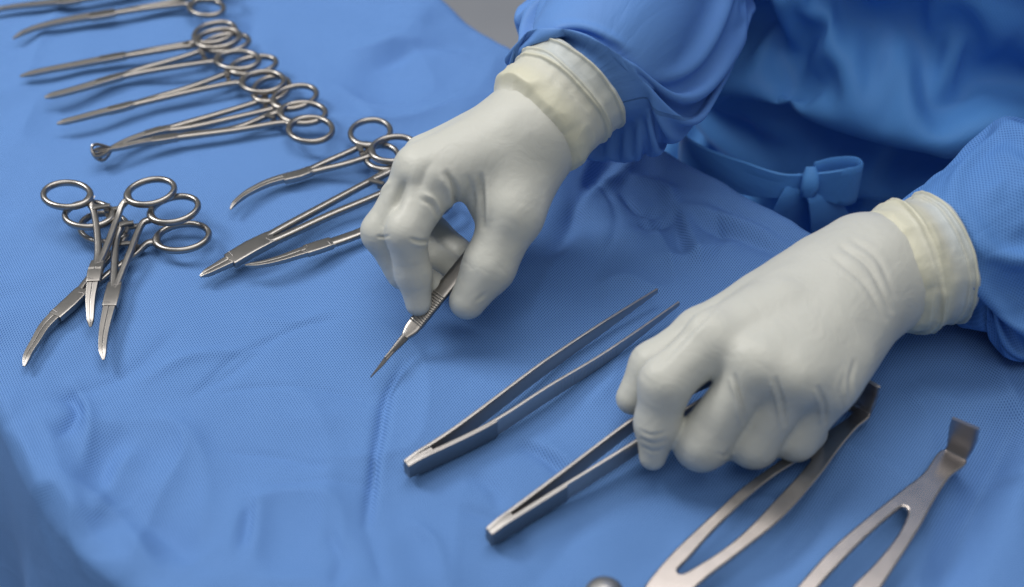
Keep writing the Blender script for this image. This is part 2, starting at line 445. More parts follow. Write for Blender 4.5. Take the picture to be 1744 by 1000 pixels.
# ------------------------------------------------------------------ ring-handled instruments
CM = 0.01
def ring_pts(c, axis, a, b, tilt=0.0, n=40):
    ax = nrm(axis); lat = nrm(np.cross((0, 0, 1), ax)); upx = np.cross(ax, lat)
    lat = lat * math.cos(tilt) + upx * math.sin(tilt)
    t = np.arange(n) / n * 2 * np.pi
    return c + np.cos(t)[:, None] * ax * a + np.sin(t)[:, None] * lat * b, np.cross(ax, lat)
def ring_instrument(name, label, cat, group, jaw, joint, shanks, rings, zt=.25, zj=.28, zr=.45, base=0.0,
                    jaw_w=(.16, .42), shank_w=(.36, .30), ring_ab=(1.18, .98), ring_th=.31, box=(1.3, .74),
                    mat=None, tip='plain', thick=.30, ratchet=True, screw=False, slot=False):
    """jaw: pixels tip..near joint; shanks: two pixel lists from joint to ring base; rings: two centre pixels"""
    mat = mat or STEEL
    zt, zj, zr = zt + base, zj + base, zr + base
    J = P(*joint, zj); root = thing(name, label, cat, (J[0], J[1], 0), group)
    O = np.array([J[0], J[1], 0])
    T = P(*jaw[0], zt); ax = nrm(J - T)
    # ---- jaws: two slim halves side by side
    nj = len(jaw)
    pj = np.array([P(x, y, zt + (zj - zt) * i / nj) for i, (x, y) in enumerate(jaw)] + [J + ax * .2 * CM])
    c = catmull(pj, 26); tg = nrm(np.gradient(c, axis=0)); lat = nrm(np.cross(tg, (0, 0, 1)))
    wj = lerp_list(jaw_w, 26) * CM
    for sg in (-1, 1):
        mb = MB()
        endr = np.minimum(1, np.sqrt(np.linspace(0.10, 7, 26)))
        mb.add(*sweep(c + lat * (wj * .251 * sg * endr)[:, None], wj * .502 * endr, lerp_list((thick * .62, thick * .95), 26) * CM * endr, n=20, power=9))
        j = mb.build("jaw", mat, root, O)
        if tip == 'loop':
            l = nrm(np.cross(tg[0], (0, 0, 1)))
            zv = np.array([0, 0, 1.0])
            d0 = c[0]; bk = tg[0]
            dirv = nrm(l * sg * .55 + zv * (.8 if sg < 0 else -.1))
            lp = np.array([d0 + bk * .5 * CM, d0 - bk * .15 * CM + dirv * .10 * CM, d0 - bk * .35 * CM + dirv * .42 * CM - l * .0, d0 - bk * .42 * CM - dirv * .10 * CM, d0 - bk * .2 * CM - dirv * .32 * CM])
            lp = np.array([d0 + bk * .55 * CM, d0 - bk * .10 * CM + dirv * .34 * CM, d0 - bk * .38 * CM + dirv * .30 * CM,
                           d0 - bk * .42 * CM - l * sg * .12 * CM, d0 - bk * .02 * CM - l * sg * .1 * CM])
            cl = catmull(np.concatenate([lp, lp[:1]]), 29)[:-1]
            MB().add(*sweep(cl, .13 * CM, .16 * CM, closed=True, n=8, power=2.4)).build("tip_loop", mat, j, O)
    # ---- box joint
    L, W = box[0] * CM, max(jaw_w[1] * 1.06, min(box[1], jaw_w[1] * 1.12)) * CM
    ad = nrm(J - P(*jaw[-1], zt + (zj - zt) * .8))
    mid_sh = (P(*shanks[0][0], zj) + P(*shanks[1][0], zj)) / 2
    bd = nrm(mid_sh - J)
    bpts = np.array([J - ad * L * .5, J - ad * L * .46, J, J + bd * L * .42, J + bd * L * .5])
    mb = MB().add(*sweep(bpts, np.array([.93, .96, 1.0, .94, .88]) * W, np.array([.96, 1, 1, 1, .94]) * (thick + .012) * CM, n=20, power=9))
    bx = mb.build("box_joint", mat, root, O, sharp=30)
    la = nrm(np.cross(ad, (0, 0, 1)))
    # seam of the box lock: a thin proud lip on each side and the split line
    topz = np.array([0, 0, (thick + .012) / 2 * CM])
    mb = MB()
    for q, s2 in ((-.40, -1), (.36, 1)):
        p0 = J + (ad if q < 0 else bd) * L * q + topz * .98
        mb.add(*sweep(np.array([p0 - la * W * .02 * s2, p0 + la * W * .42 * s2 + ad * .05 * CM]), .05 * CM, .03 * CM, n=8, power=3))
    mb.build("joint_seam", STEEL_DARK, bx, O)
    if slot:
        mb = MB(); p0 = J - ad * L * .62 + topz * .9
        mb.add(*sweep(np.array([p0 - la * W * .05 - ad*.1*CM, p0 + la * W * .3 + ad * .12 * CM]), .07 * CM, .04 * CM, n=8))
        mb.build("joint_slot", STEEL_DARK, bx, O)
    if screw:
        a = np.linspace(0, 2 * np.pi, 20, endpoint=False)
        mb = MB(); V = [];
        for rr, hh in ((.17, 0), (.17, .05), (.12, .07)):
            V += [tuple(J + topz + np.array([math.cos(t) * rr * CM, math.sin(t) * rr * CM, hh * CM])) for t in a]
        F = [(i * 20 + k, i * 20 + (k + 1) % 20, (i + 1) * 20 + (k + 1) % 20, (i + 1) * 20 + k) for i in range(2) for k in range(20)] + [tuple(40 + k for k in range(20))]
        mb.add(V, F).build("screw", mat, bx, O)
    # ---- shanks, rings, ratchets
    ends = []
    for i in range(2):
        sp = shanks[i]; n = len(sp)
        pts = [J + bd * .1 * CM + nrm(np.cross(bd, (0, 0, 1))) * 0] + [P(x, y, zj + (zr - zj) * (k + .3) / n) for k, (x, y) in enumerate(sp)]
        C = P(*rings[i][:2], zr + (0.12 if i else 0)); ab = rings[i][2] if len(rings[i]) > 2 else ring_ab
        tl = R(rings[i][3]) if len(rings[i]) > 3 else 0
        base_p = pts[-1]; raxis = nrm((C - base_p) * (1, 1, .2))
        root_pt = C - raxis * ab[0] * CM
        pts.append(root_pt)
        c = catmull(np.array(pts), 34)
        ww = np.interp(np.linspace(0, 1, 34), [0, .1, .8, .93, 1], [shank_w[0], shank_w[0], shank_w[1], shank_w[1] * 1.35, shank_w[1] * 2.7]) * CM
        hh = np.interp(np.linspace(0, 1, 34), [0, .85, 1], [thick, thick * .92, thick * .8]) * CM
        s = MB().add(*sweep(c, ww, hh, n=12, power=2.8)).build("shank", mat, root, O)
        rp, rup = ring_pts(C, raxis, ab[0] * CM, ab[1] * CM, tl)
        tt = np.arange(40) / 40 * 2 * np.pi
        wv = ring_th * (1 + .35 * np.exp(-((tt - np.pi) / .45) ** 2)) * CM
        MB().add(*sweep(rp, wv * .95, np.full(40, ring_th * 1.05 * CM), up=rup, closed=True, n=12, power=2.2)).build("finger_ring", mat, s, O)
        ends.append((c[27], s))
    if ratchet:
        a, b = ends[0][0], ends[1][0]
        d = b - a; ln = np.linalg.norm(d); dn = d / ln; fwdv = nrm(np.cross(dn, (0, 0, 1)))
        for (p, s, sg, zz) in ((a, ends[0][1], 1, .10), (b, ends[1][1], -1, -.12)):
            q = p + np.array([0, 0, zz * CM]); reach = min(ln * .62, 1.2 * CM)
            mb = MB().add(*sweep(np.array([q, q + dn * sg * reach * .5, q + dn * sg * reach]), np.array([.34, .27, .24]) * CM, .2 * CM, n=10, power=3.5))
            for k in range(4):
                c0 = q + dn * sg * reach * (.62 + .1 * k) - np.array([0, 0, .12 * sg * CM])
                mb.add(*sweep(np.array([c0 - fwdv * .1 * CM, c0 + fwdv * .1 * CM]), .05 * CM, .08 * CM, n=6, power=2))
            mb.build("ratchet", mat, s, O)
    return root

PILE = "curved artery forceps piled at the left"
ring_instrument("artery_forceps", "long curved forceps lying underneath the pile at left, tip nearest the lower left corner", "forceps", PILE,
    [(41, 624), (48, 604), (60, 584), (80, 553)], (119, 518),
    [[(150, 477), (180, 446), (204, 416), (209, 406)], [(160, 487), (190, 463), (232, 432), (252, 414), (268, 412)]],
    [(177, 388), (311, 404, (1.2, .95))], zt=.2, zj=.25, zr=.3, jaw_w=(.28, .62), box=(1.9, .74), shank_w=(.34, .3), slot=False)
ring_instrument("artery_forceps", "small curved forceps on top of the pile, short dark tip at its centre", "forceps", PILE,
    [(154, 557), (154, 535), (155, 505)], (162, 464),
    [[(167, 434), (165, 392), (158, 355), (150, 343)], [(178, 430), (200, 372), (207, 352), (216, 341)]],
    [(114, 332, (1.12, .88)), (257, 327, (1.08, .92))], zt=.35, zj=.8, zr=1.35, jaw_w=(.26, .58), box=(1.35, .72))
ring_instrument("artery_forceps", "small curved forceps in the pile lying to the right, its bright tip pointing straight down", "forceps", PILE,
    [(176, 613), (175, 592), (178, 563), (184, 535)], (192, 503),
    [[(194, 474), (198, 410), (204, 386), (190, 373)], [(202, 480), (221, 432), (243, 380), (259, 373)]],
    [(151, 366, (1.1, .88)), (297, 357, (1.1, .92))], zt=.25, zj=.5, zr=.95, jaw_w=(.28, .62), box=(1.5, .72))

MID = "long ring handled instruments beside the left hand"
ring_instrument("needle_holder", "long straight needle holder with pointed broad jaws reaching behind the gloved hand", "needle holder", MID,
    [(341, 471), (370, 456), (402, 439)], (427, 424),
    [[(462, 400), (550, 352), (608, 321), (660, 293)], [(468, 410), (560, 368), (646, 332), (700, 305)]],
    [(651, 268, (1.0, .8)), (728, 286)], zt=.25, zj=.3, zr=.5, jaw_w=(.30, .86), box=(2.4, .86), shank_w=(.42, .34), thick=.36, screw=False)
ring_instrument("curved_forceps", "slim curved forceps with two rings showing above the gloved knuckles", "forceps", MID,
    [(392, 357), (402, 344), (425, 327), (462, 310)], (509, 299),
    [[(545, 281), (590, 261), (622, 246)], [(548, 289), (590, 279), (634, 264)]],
    [(631, 226, (1.05, .98)), (671, 254, (1.1, 1.0))], zt=.3, zj=.45, zr=.75, jaw_w=(.18, .50), box=(1.5, .58), shank_w=(.34, .28))
ring_instrument("curved_scissors", "curved scissors with slit joint, handles hidden behind the pinching fingers", "scissors", MID,
    [(417, 452), (440, 451), (475, 443), (512, 431)], (543, 421),
    [[(580, 408), (614, 395), (660, 372), (690, 355)], [(580, 410), (614, 398), (665, 378), (697, 364)]],
    [(716, 330), (728, 346)], zt=.5, zj=.35, zr=.45, jaw_w=(.20, .62), box=(1.3, .64), shank_w=(.52, .34), ratchet=False, screw=False, slot=True)

ROW = "row of ring handled forceps at the upper left"
def row(name, label, jaw, joint, shanks, rings, **k):
    ring_instrument(name, label, "forceps", ROW, jaw, joint, shanks, rings, **k)
row("tissue_forceps", "forceps with triangular loop tip, lowest of the row at upper left", [(173, 257), (205, 251), (240, 243)], (281, 237),
    [[(330, 229), (400, 219), (466, 193), (478, 190)], [(330, 231), (400, 222), (480, 209), (497, 210)]],
    [(516, 193, (1.15, .9)), (529, 221, (1.15, 1.0))], zt=.6, zj=.5, zr=.7, tip='loop', jaw_w=(.24, .42), box=(1.3, .5), mat=STEEL_SATIN)
row("tissue_forceps", "forceps with loop tip lying half under the lowest one of the row", [(176, 262), (205, 246), (235, 234)], (269, 224),
    [[(310, 212), (370, 195), (444, 172), (452, 166)], [(320, 218), (390, 203), (462, 186), (474, 180)]],
    [(462, 152, (1.15, .9)), (502, 166, (1.15, .95))], zt=.25, zj=.3, zr=.5, tip='loop', jaw_w=(.24, .42), box=(1.3, .5), mat=STEEL_SATIN)
row("grasping_forceps", "slender bright forceps with small hooked tip, third up in the row", [(97, 211), (130, 203), (165, 194)], (206, 184),
    [[(260, 168), (330, 147), (391, 124), (402, 119)], [(260, 171), (330, 155), (395, 142), (412, 140)]],
    [(432, 112, (1.2, .8)), (448, 140, (1.1, .95))], zt=.25, zj=.35, zr=.6, jaw_w=(.34, .42), box=(1.3, .48), mat=STEEL_SATIN)
row("grasping_forceps", "dark blunt tipped forceps, fourth up in the row above the slender bright one", [(76, 166), (110, 158), (150, 147)], (187, 136),
    [[(240, 118), (300, 101), (345, 86), (354, 80)], [(240, 124), (300, 114), (356, 106), (372, 103)]],
    [(386, 74, (1.2, .85)), (405, 103, (1.15, .85))], zt=.25, zj=.35, zr=.6, jaw_w=(.42, .48), box=(1.4, .5))
row("clamp_forceps", "closed slim clamp second from the top edge in the row, only one shank showing", [(34, 130), (80, 120), (130, 111)], (193, 99),
    [[(250, 87), (300, 78), (330, 72)], [(250, 90), (300, 82), (335, 77)]],
    [(366, 56, (1.15, .95)), (372, 66, (1.15, .9))], zt=.25, zj=.35, zr=.65, jaw_w=(.34, .5), box=(1.4, .52), mat=STEEL_SATIN)
row("curved_clamp", "bright curved clamp near the top left corner with one ring in view", [(22, 66), (40, 56), (64, 47), (110, 36)], (175, 26),
    [[(240, 16), (290, 10), (320, 7)], [(240, 13), (290, 4), (322, -6)]],
    [(352, 14, (1.0, .78)), (358, -12, (1.05, .8))], zt=.3, zj=.4, zr=.6, jaw_w=(.22, .62), box=(1.4, .6), mat=STEEL_SATIN)
row("curved_clamp", "curved clamp at the very top edge, mostly outside the picture", [(-30, 22), (10, 14), (60, 8)], (118, 3),
    [[(200, -10), (280, -22), (330, -32)], [(200, -14), (280, -28), (330, -44)]],
    [(372, -40), (376, -66)], zt=.3, zj=.4, zr=.6, jaw_w=(.22, .55), box=(1.3, .55), mat=STEEL_SATIN)

# ------------------------------------------------------------------ tweezers
def tweezers(label, near, far, heights=(.92, .94, .88, .66, .24), zc=(.46, .46, .46, .42, .34), group="plain tweezers on the drape", grip=None):
    B = (P(*near[0], zc[0]) + P(*far[0], zc[0])) / 2; O = np.array([B[0], B[1], 0])
    root = thing("tweezers", label, "tweezers", tuple(O), group)
    n = 48
    outs = []
    for pl, sg in ((near, 1), (far, -1)):
        zz = lerp_list(zc, len(pl))
        c = catmull(np.array([P(x, y, z) for (x, y), z in zip(pl, zz)]), n)
        hh = lerp_list(heights, n) * CM; tt = lerp_list((.19, .17, .16, .15, .14, .11), n) * CM
        e = np.minimum(1, np.sqrt(np.linspace(.62, 9, n))); hh = hh * e
        arm = MB().add(*sweep(c, tt, hh, n=14, power=5)).build("arm", STEEL_TWEEZER, root, O, sharp=50)
        tg = nrm(np.gradient(c, axis=0)); lat = nrm(np.cross(tg, (0, 0, 1)))
        if lat[0] @ np.array([0.6, -0.8, 0]) < 0: lat = -lat
        outs.append((c, tg, lat, hh, tt, arm))
    # welded spring end: a plate over the rear third with a step where it stops
    (c, tg, lat, hh, tt, arm) = outs[0]; c2 = outs[1][0]
    m = 14
    mid = (c[:m] * .62 + c2[:m] * .38)
    e = np.minimum(1, np.sqrt(np.linspace(.6, 6, m)))
    MB().add(*sweep(c[:m] + lat[:m] * .045 * CM, .21 * CM, hh[:m] * .985, n=14, power=5)).build("end_plate", STEEL_BUTT, root, O, sharp=50)
    k = 5
    MB().add(*sweep((c[:k] + c2[:k]) / 2, (np.linalg.norm(c[:k] - c2[:k], axis=1) + .13 * CM), hh[:k] * 1.0, n=18, power=3.5)).build("spring_end", STEEL_BUTT, root, O, sharp=50)
    # gripping ridges
    for (c, tg, lat, hh, tt, arm), s in ((outs[0], 1),):
        mb = MB()
        fr = np.linspace(.50, .74, 20)
        for f in fr:
            q = f * (n - 1); i = int(q); u = q - i
            p = c[i] * (1 - u) + c[i + 1] * u + lat[i] * s * tt[i] * .5
            h = hh[i] * .62
            mb.add(*sweep(np.array([p - np.array([0, 0, h / 2]), p + np.array([0, 0, h / 2])]), .08 * CM, .03 * CM, side=tg[i], n=6, power=2))
        mb.build("grip_ridges", STEEL_TWEEZER, arm, O)
    return root
tweezers("long steel tweezers lying open in front with both tips in full view",
    [(694, 801), (828, 737), (930, 672), (1035, 606), (1156, 517)],
    [(690, 796), (778, 739), (925, 628), (1030, 555), (1119, 495)])
tweezers("steel tweezers pinched under the right gloved hand with hidden tips",
    [(835, 917), (962, 838), (1083, 762), (1150, 716), (1262, 640)],
    [(830, 911), (940, 829), (1088, 716), (1140, 682), (1256, 632)], zc=(.46, .48, .6, .9, 1.4))

# ------------------------------------------------------------------ scalpel
def scalpel():
    TIP = P(631, 643, .55); O = np.array([TIP[0], TIP[1], 0])
    root = thing("scalpel", "steel scalpel with ridged handle pinched between gloved thumb and index finger", "scalpel", tuple(O))
    neck = P(690, 574, 1.0); hand = P(716, 542, 1.45); grip = P(752, 497, 2.15); end = P(842, 388, 3.9)
    ax = nrm(end - neck)
    # the flat face looks to the upper left of the camera
    view = nrm(CAM - neck); side = nrm(np.cross(ax, view)); fn = nrm(np.cross(side, ax))
    fn = nrm(fn - side * .45); side = nrm(np.cross(fn, ax))
    if side[0] < 0: side = -side
    hp = catmull(np.array([neck, hand, grip, end]), 40)
    wv = np.interp(np.linspace(0, 1, 40), [0, .04, .09, .5, .9, .97, 1], [.34, .50, .66, .72, .72, .6, .3]) * CM
    MB().add(*sweep(hp, wv, np.full(40, .26 * CM), side=side, n=20, power=4)).build("handle", STEEL_SATIN, root, O, sharp=35)
    mb = MB()
    for f in np.linspace(.16, .46, 15):
        i = f * 39; k = int(i); p = hp[k] * (1 - (i - k)) + hp[k + 1] * (i - k) + nrm(np.cross(side, ax)) * 0
        for s in (-1, 1):
            q = p + fn * .13 * CM * s
            mb.add(*sweep(np.array([q - side * .31 * CM, q + side * .31 * CM]), .085 * CM, .06 * CM, side=ax, n=6, power=2))
    mb.build("grip_ridges", STEEL_SATIN, root, O)
    # slim neck that carries the blade
    np_ = catmull(np.array([P(696, 568, 1.05), neck, P(672, 594, .84), P(657, 611, .72)]), 14)
    MB().add(*sweep(np_, lerp_list((.40, .34, .24, .2), 14) * CM, lerp_list((.24, .2, .13, .1), 14) * CM, side=nrm(side - fn * .85), n=12, power=4)).build("blade_mount", STEEL_BUTT, root, O)
    # blade: flat, tapering to a point
    bb = nrm(TIP - P(657, 611, .72)); b0 = P(668, 599, .81)
    fn = nrm(np.cross(side, nrm(TIP - b0))); sd0 = side
    fn = nrm(fn + sd0 * .62); side = nrm(sd0 - fn * (sd0 @ fn))
    prof = [(0, -.15, .15), (.45, -.16, .16), (.6, -.15, .16), (1.1, -.10, .14), (1.9, -.012, .012)]
    ln = np.linalg.norm(TIP - b0)
    V = []; F = []
    for (u, a, b) in prof:
        c = b0 + (TIP - b0) * (u / 1.9)
        lo = a * (1 if u < 1.2 else 1); 
        for s in (-1, 1):
            V += [c + side * (a * .9) * CM + fn * .022 * s * CM, c + side * b * .9 * CM + fn * .02 * s * CM]
    for i in range(len(prof) - 1):
        a = i * 4; b = a + 4
        F += [(a, a + 1, b + 1, b), (a + 2, b + 2, b + 3, a + 3), (a, b, b + 2, a + 2), (a + 1, a + 3, b + 3, b + 1)]
    F += [(0, 2, 3, 1), (16, 17, 19, 18)]
    MB().add(V, F).build("blade", STEEL_BUTT, root, O, smooth=False)
scalpel()

# ------------------------------------------------------------------ retractors
def z8(l, dx=0, dy=0):
    return [(980 + x * .438 + dx, 640 + y * .438 + dy) for x, y in l]
def plate(name, outline, slots, z, thick, bevel, mat, parent, O):
    cu = bpy.data.curves.new("outline", 'CURVE'); cu.dimensions = '2D'; cu.fill_mode = 'BOTH'
    cu.extrude = max(thick / 2 - bevel, 1e-5); cu.bevel_depth = bevel; cu.bevel_resolution = 3; cu.offset = -bevel
    for ring in [outline] + slots:
        w_ = np.array([P(x, y, z) for x, y in ring])
        w_ = catmull(np.concatenate([w_[-2:], w_, w_[:3]]), len(w_) * 8)
        # drop the overlapped ends: closed resample
        w_ = np.array([P(x, y, z) for x, y in ring]); m = len(w_)
        big = catmull(np.concatenate([w_, w_, w_]), m * 3 * 6 + 1)
        # pick the middle lap by nearest to first point
        d = np.linalg.norm(big - w_[0], axis=1); cand = np.argsort(d)
        k = len(big) // 3
        i0 = k - 8 + int(np.argmin(d[k - 8:k + 9])); 
        j0 = 2 * k - 8 + int(np.argmin(d[2 * k - 8:2 * k + 9]))
        lap = big[i0:j0]
        s = cu.splines.new('POLY'); s.points.add(len(lap) - 1); s.use_cyclic_u = True
        for p_, q in zip(s.points, lap): p_.co = (q[0] - O[0], q[1] - O[1], 0, 1)
    tmp = bpy.data.objects.new("tmp", cu); COL.objects.link(tmp)
    dg = bpy.context.evaluated_depsgraph_get(); dg.update()
    me = bpy.data.meshes.new_from_object(tmp.evaluated_get(dg)); me.name = name
    bpy.data.objects.remove(tmp); bpy.data.curves.remove(cu)
    me.materials.clear(); me.materials.append(mat)
    me.shade_smooth(); me.set_sharp_from_angle(angle=R(50))
    o = bpy.data.objects.new(name, me); COL.objects.link(o); o.location = (0, 0, z * CM); attach(o, parent)
    return o
def retractor(label, outline, slot, bend, blade_rows, z=.3):
    """blade_rows: (left px, right px, z) from the bend upward"""
    B = (P(*bend[0], z) + P(*bend[1], z)) / 2; O = np.array([B[0], B[1], 0])
    root = thing("retractor", label, "retractor", tuple(O), "loop handled retractors at the lower right")
    plate("handle", outline, [slot], z, .24 * CM, .07 * CM, STEEL_WARM, root, O)
    Ls = np.array([P(*r[0], r[2]) for r in blade_rows]); Rs = np.array([P(*r[1], r[2]) for r in blade_rows])
    c = catmull((Ls + Rs) / 2, 26); wd = np.interp(np.linspace(0, 1, 26), np.linspace(0, 1, len(Ls)), np.linalg.norm(Rs - Ls, axis=1))
    sd = nrm((Rs - Ls).sum(0))
    MB().add(*sweep(c, wd, np.full(26, .16 * CM), side=sd, n=16, power=6)).build("blade", STEEL_DARK2, root, O, sharp=45)
STEEL_DARK2 = metal("blade_steel", (0.36, 0.35, 0.36), 0.30)
retractor("loop handled retractor with its upturned blade beside the right gloved hand",
    z8([(1148, 158), (1095, 208), (1030, 285), (945, 400), (800, 562), (640, 692), (500, 800), (400, 895), (300, 1010), (190, 990), (265, 830),
        (365, 705), (460, 612), (560, 520), (650, 438), (780, 345), (900, 268), (985, 215), (1050, 172), (1102, 128)]),
    z8([(897, 318), (865, 335), (780, 390), (700, 452), (600, 545), (520, 625), (440, 715), (396, 762), (412, 776), (500, 728), (600, 660), (690, 580), (770, 495), (850, 410), (910, 340), (915, 324)]),
    [(1462, 697), (1482, 709)],
    [((1436, 692), (1474, 717), .30), ((1443, 685), (1482, 708), .34), ((1446, 674), (1489, 697), .65), ((1450, 655), (1496, 677), 1.2), ((1455, 637), (1500, 658), 1.9)])
retractor("loop handled retractor nearest the lower right corner with upturned square blade",
    z8([(1522, 334), (1455, 400), (1400, 482), (1340, 592), (1270, 704), (1190, 826), (1100, 960), (1040, 1080), (700, 1080), (760, 960),
        (865, 822), (1000, 672), (1130, 560), (1270, 448), (1350, 385), (1428, 292)]),
    z8([(1274, 513), (1240, 535), (1130, 632), (1000, 765), (935, 840), (860, 945), (940, 985), (1010, 910), (1075, 824), (1160, 738), (1248, 630), (1290, 548), (1290, 525)]),
    [(1609, 768), (1646, 785)],
    [((1603, 775), (1638, 792), .30), ((1609, 766), (1646, 784), .36), ((1612, 752), (1656, 772), .75), ((1616, 732), (1664, 754), 1.4), ((1622, 710), (1668, 732), 2.1)])

# ------------------------------------------------------------------ rounded instrument end at the bottom edge
def knob():
    c0 = P(1040, 988, .75); O = np.array([c0[0], c0[1], 0])
    root = thing("instrument_handle", "rounded dark metal handle end just entering at the bottom edge", "instrument handle", tuple(O))
    d = nrm(P(990, 1120, .7) - c0); d[2] = 0
    t = np.concatenate([np.linspace(0, 1, 9) ** 2 * .8, np.linspace(.95, 9, 16)]) * CM
    r = np.concatenate([np.sqrt(np.clip(1 - (1 - np.linspace(0, 1, 9) ** 2) ** 2, 0.0004, 1)) * .78, np.interp(np.linspace(0, 1, 16), [0, .4, 1], [.78, .7, .55])]) * CM
    pts = c0 + t[:, None] * d
    MB().add(*sweep(pts, 2 * r, 1.7 * r, n=20, power=2)).build("handle", STEEL_KNOB, root, O)
knob()

# ------------------------------------------------------------------ the nurse: gown, sleeves, gloved hands
def seg_d(p, a, b, ra, rb):
    ba = b - a; L2 = ba @ ba
    h = np.clip(((p - a) @ ba) / L2, 0, 1)
    return np.linalg.norm(p - a - h[:, None] * ba, axis=1) - (ra + (rb - ra) * h)
def smin(a, b, k):
    h = np.clip(.5 + .5 * (b - a) / k, 0, 1)
    return b * (1 - h) + a * h - k * h * (1 - h)
def chain(p, J, r, k):
    d = seg_d(p, J[0], J[1], r[0], r[1])
    for i in range(1, len(J) - 1):
        d = smin(d, seg_d(p, J[i], J[i + 1], r[i], r[i + 1]), k)
    return d
def surface_nets(f, lo, hi, h):
    nb = np.ceil((hi - lo) / (4 * h)).astype(int); n = nb * 4
    g = [lo[i] + (np.arange(nb[i]) * 4 + 1.5) * h for i in range(3)]
    C = np.stack(np.meshgrid(*g, indexing='ij'), -1).reshape(-1, 3)
    dc = f(C)
    Fv = np.repeat(np.repeat(np.repeat(dc.reshape(nb), 4, 0), 4, 1), 4, 2).astype(np.float64)
    act = np.argwhere(np.abs(dc.reshape(nb)) < 5.5 * h)
    oo = np.stack(np.meshgrid(range(4), range(4), range(4), indexing='ij'), -1).reshape(-1, 3)
    I = (act[:, None, :] * 4 + oo[None]).reshape(-1, 3)
    Fv[I[:, 0], I[:, 1], I[:, 2]] = f(lo + I * h)
    s = Fv < 0
    cnt = np.zeros(n - 1, int)
    for a in (0, 1):
        for b in (0, 1):
            for c in (0, 1):
                cnt += s[a:n[0] - 1 + a, b:n[1] - 1 + b, c:n[2] - 1 + c]
    idx = np.argwhere((cnt > 0) & (cnt < 8))
    vid = -np.ones(n - 1, int); vid[idx[:, 0], idx[:, 1], idx[:, 2]] = np.arange(len(idx))
    pos = np.zeros((len(idx), 3)); ct = np.zeros(len(idx))
    for ax in range(3):
        for u in (0, 1):
            for v in (0, 1):
                a = np.zeros(3, int); o1, o2 = [k for k in range(3) if k != ax]; a[o1] = u; a[o2] = v
                b = a.copy(); b[ax] = 1
                va = Fv[tuple((idx + a).T)]; vb = Fv[tuple((idx + b).T)]
                m = (va < 0) != (vb < 0)
                t = np.where(m, va / np.where(m, va - vb, 1), 0)
                q = a + t[:, None] * (b - a)
                pos += np.where(m[:, None], q, 0); ct += m
    V = lo + h * (idx + pos / ct[:, None])
    F = []
    for ax in range(3):
        o1, o2 = [(1, 2), (2, 0), (0, 1)][ax]
        sl0 = [slice(1, n[k] - 1) for k in range(3)]; sl1 = list(sl0)
        sl0[ax] = slice(0, n[ax] - 1); sl1[ax] = slice(1, n[ax])
        A, B = s[tuple(sl0)], s[tuple(sl1)]
        e = np.argwhere(A != B); e = e + np.array([0 if k == ax else 1 for k in range(3)])
        flip = s[tuple(e.T)]
        d1 = np.zeros(3, int); d1[o1] = 1; d2 = np.zeros(3, int); d2[o2] = 1
        q = np.stack([vid[tuple((e - d1 - d2).T)], vid[tuple((e - d2).T)], vid[tuple(e.T)], vid[tuple((e - d1).T)]], 1)
        q[~flip] = q[~flip][:, ::-1]
        F.append(q)
    F = np.concatenate(F); F = F[(F >= 0).all(1)]
    return V, F
def vert_normals(V, F):
    a, b, c, d = V[F[:, 0]], V[F[:, 1]], V[F[:, 2]], V[F[:, 3]]
    fn = np.cross(c - a, d - b); N = np.zeros_like(V)
    for k in range(4): np.add.at(N, F[:, k], fn)
    return nrm(N)
def laplace(V, F, it, lam=.5):
    E = np.concatenate([F[:, [0, 1]], F[:, [1, 2]], F[:, [2, 3]], F[:, [3, 0]]]); E = np.concatenate([E, E[:, ::-1]])
    deg = np.bincount(E[:, 0], minlength=len(V))[:, None]
    for _ in range(it):
        S = np.stack([np.bincount(E[:, 0], weights=V[E[:, 1], k], minlength=len(V)) for k in range(3)], 1)
        V = V + lam * (S / np.maximum(deg, 1) - V)
    return V
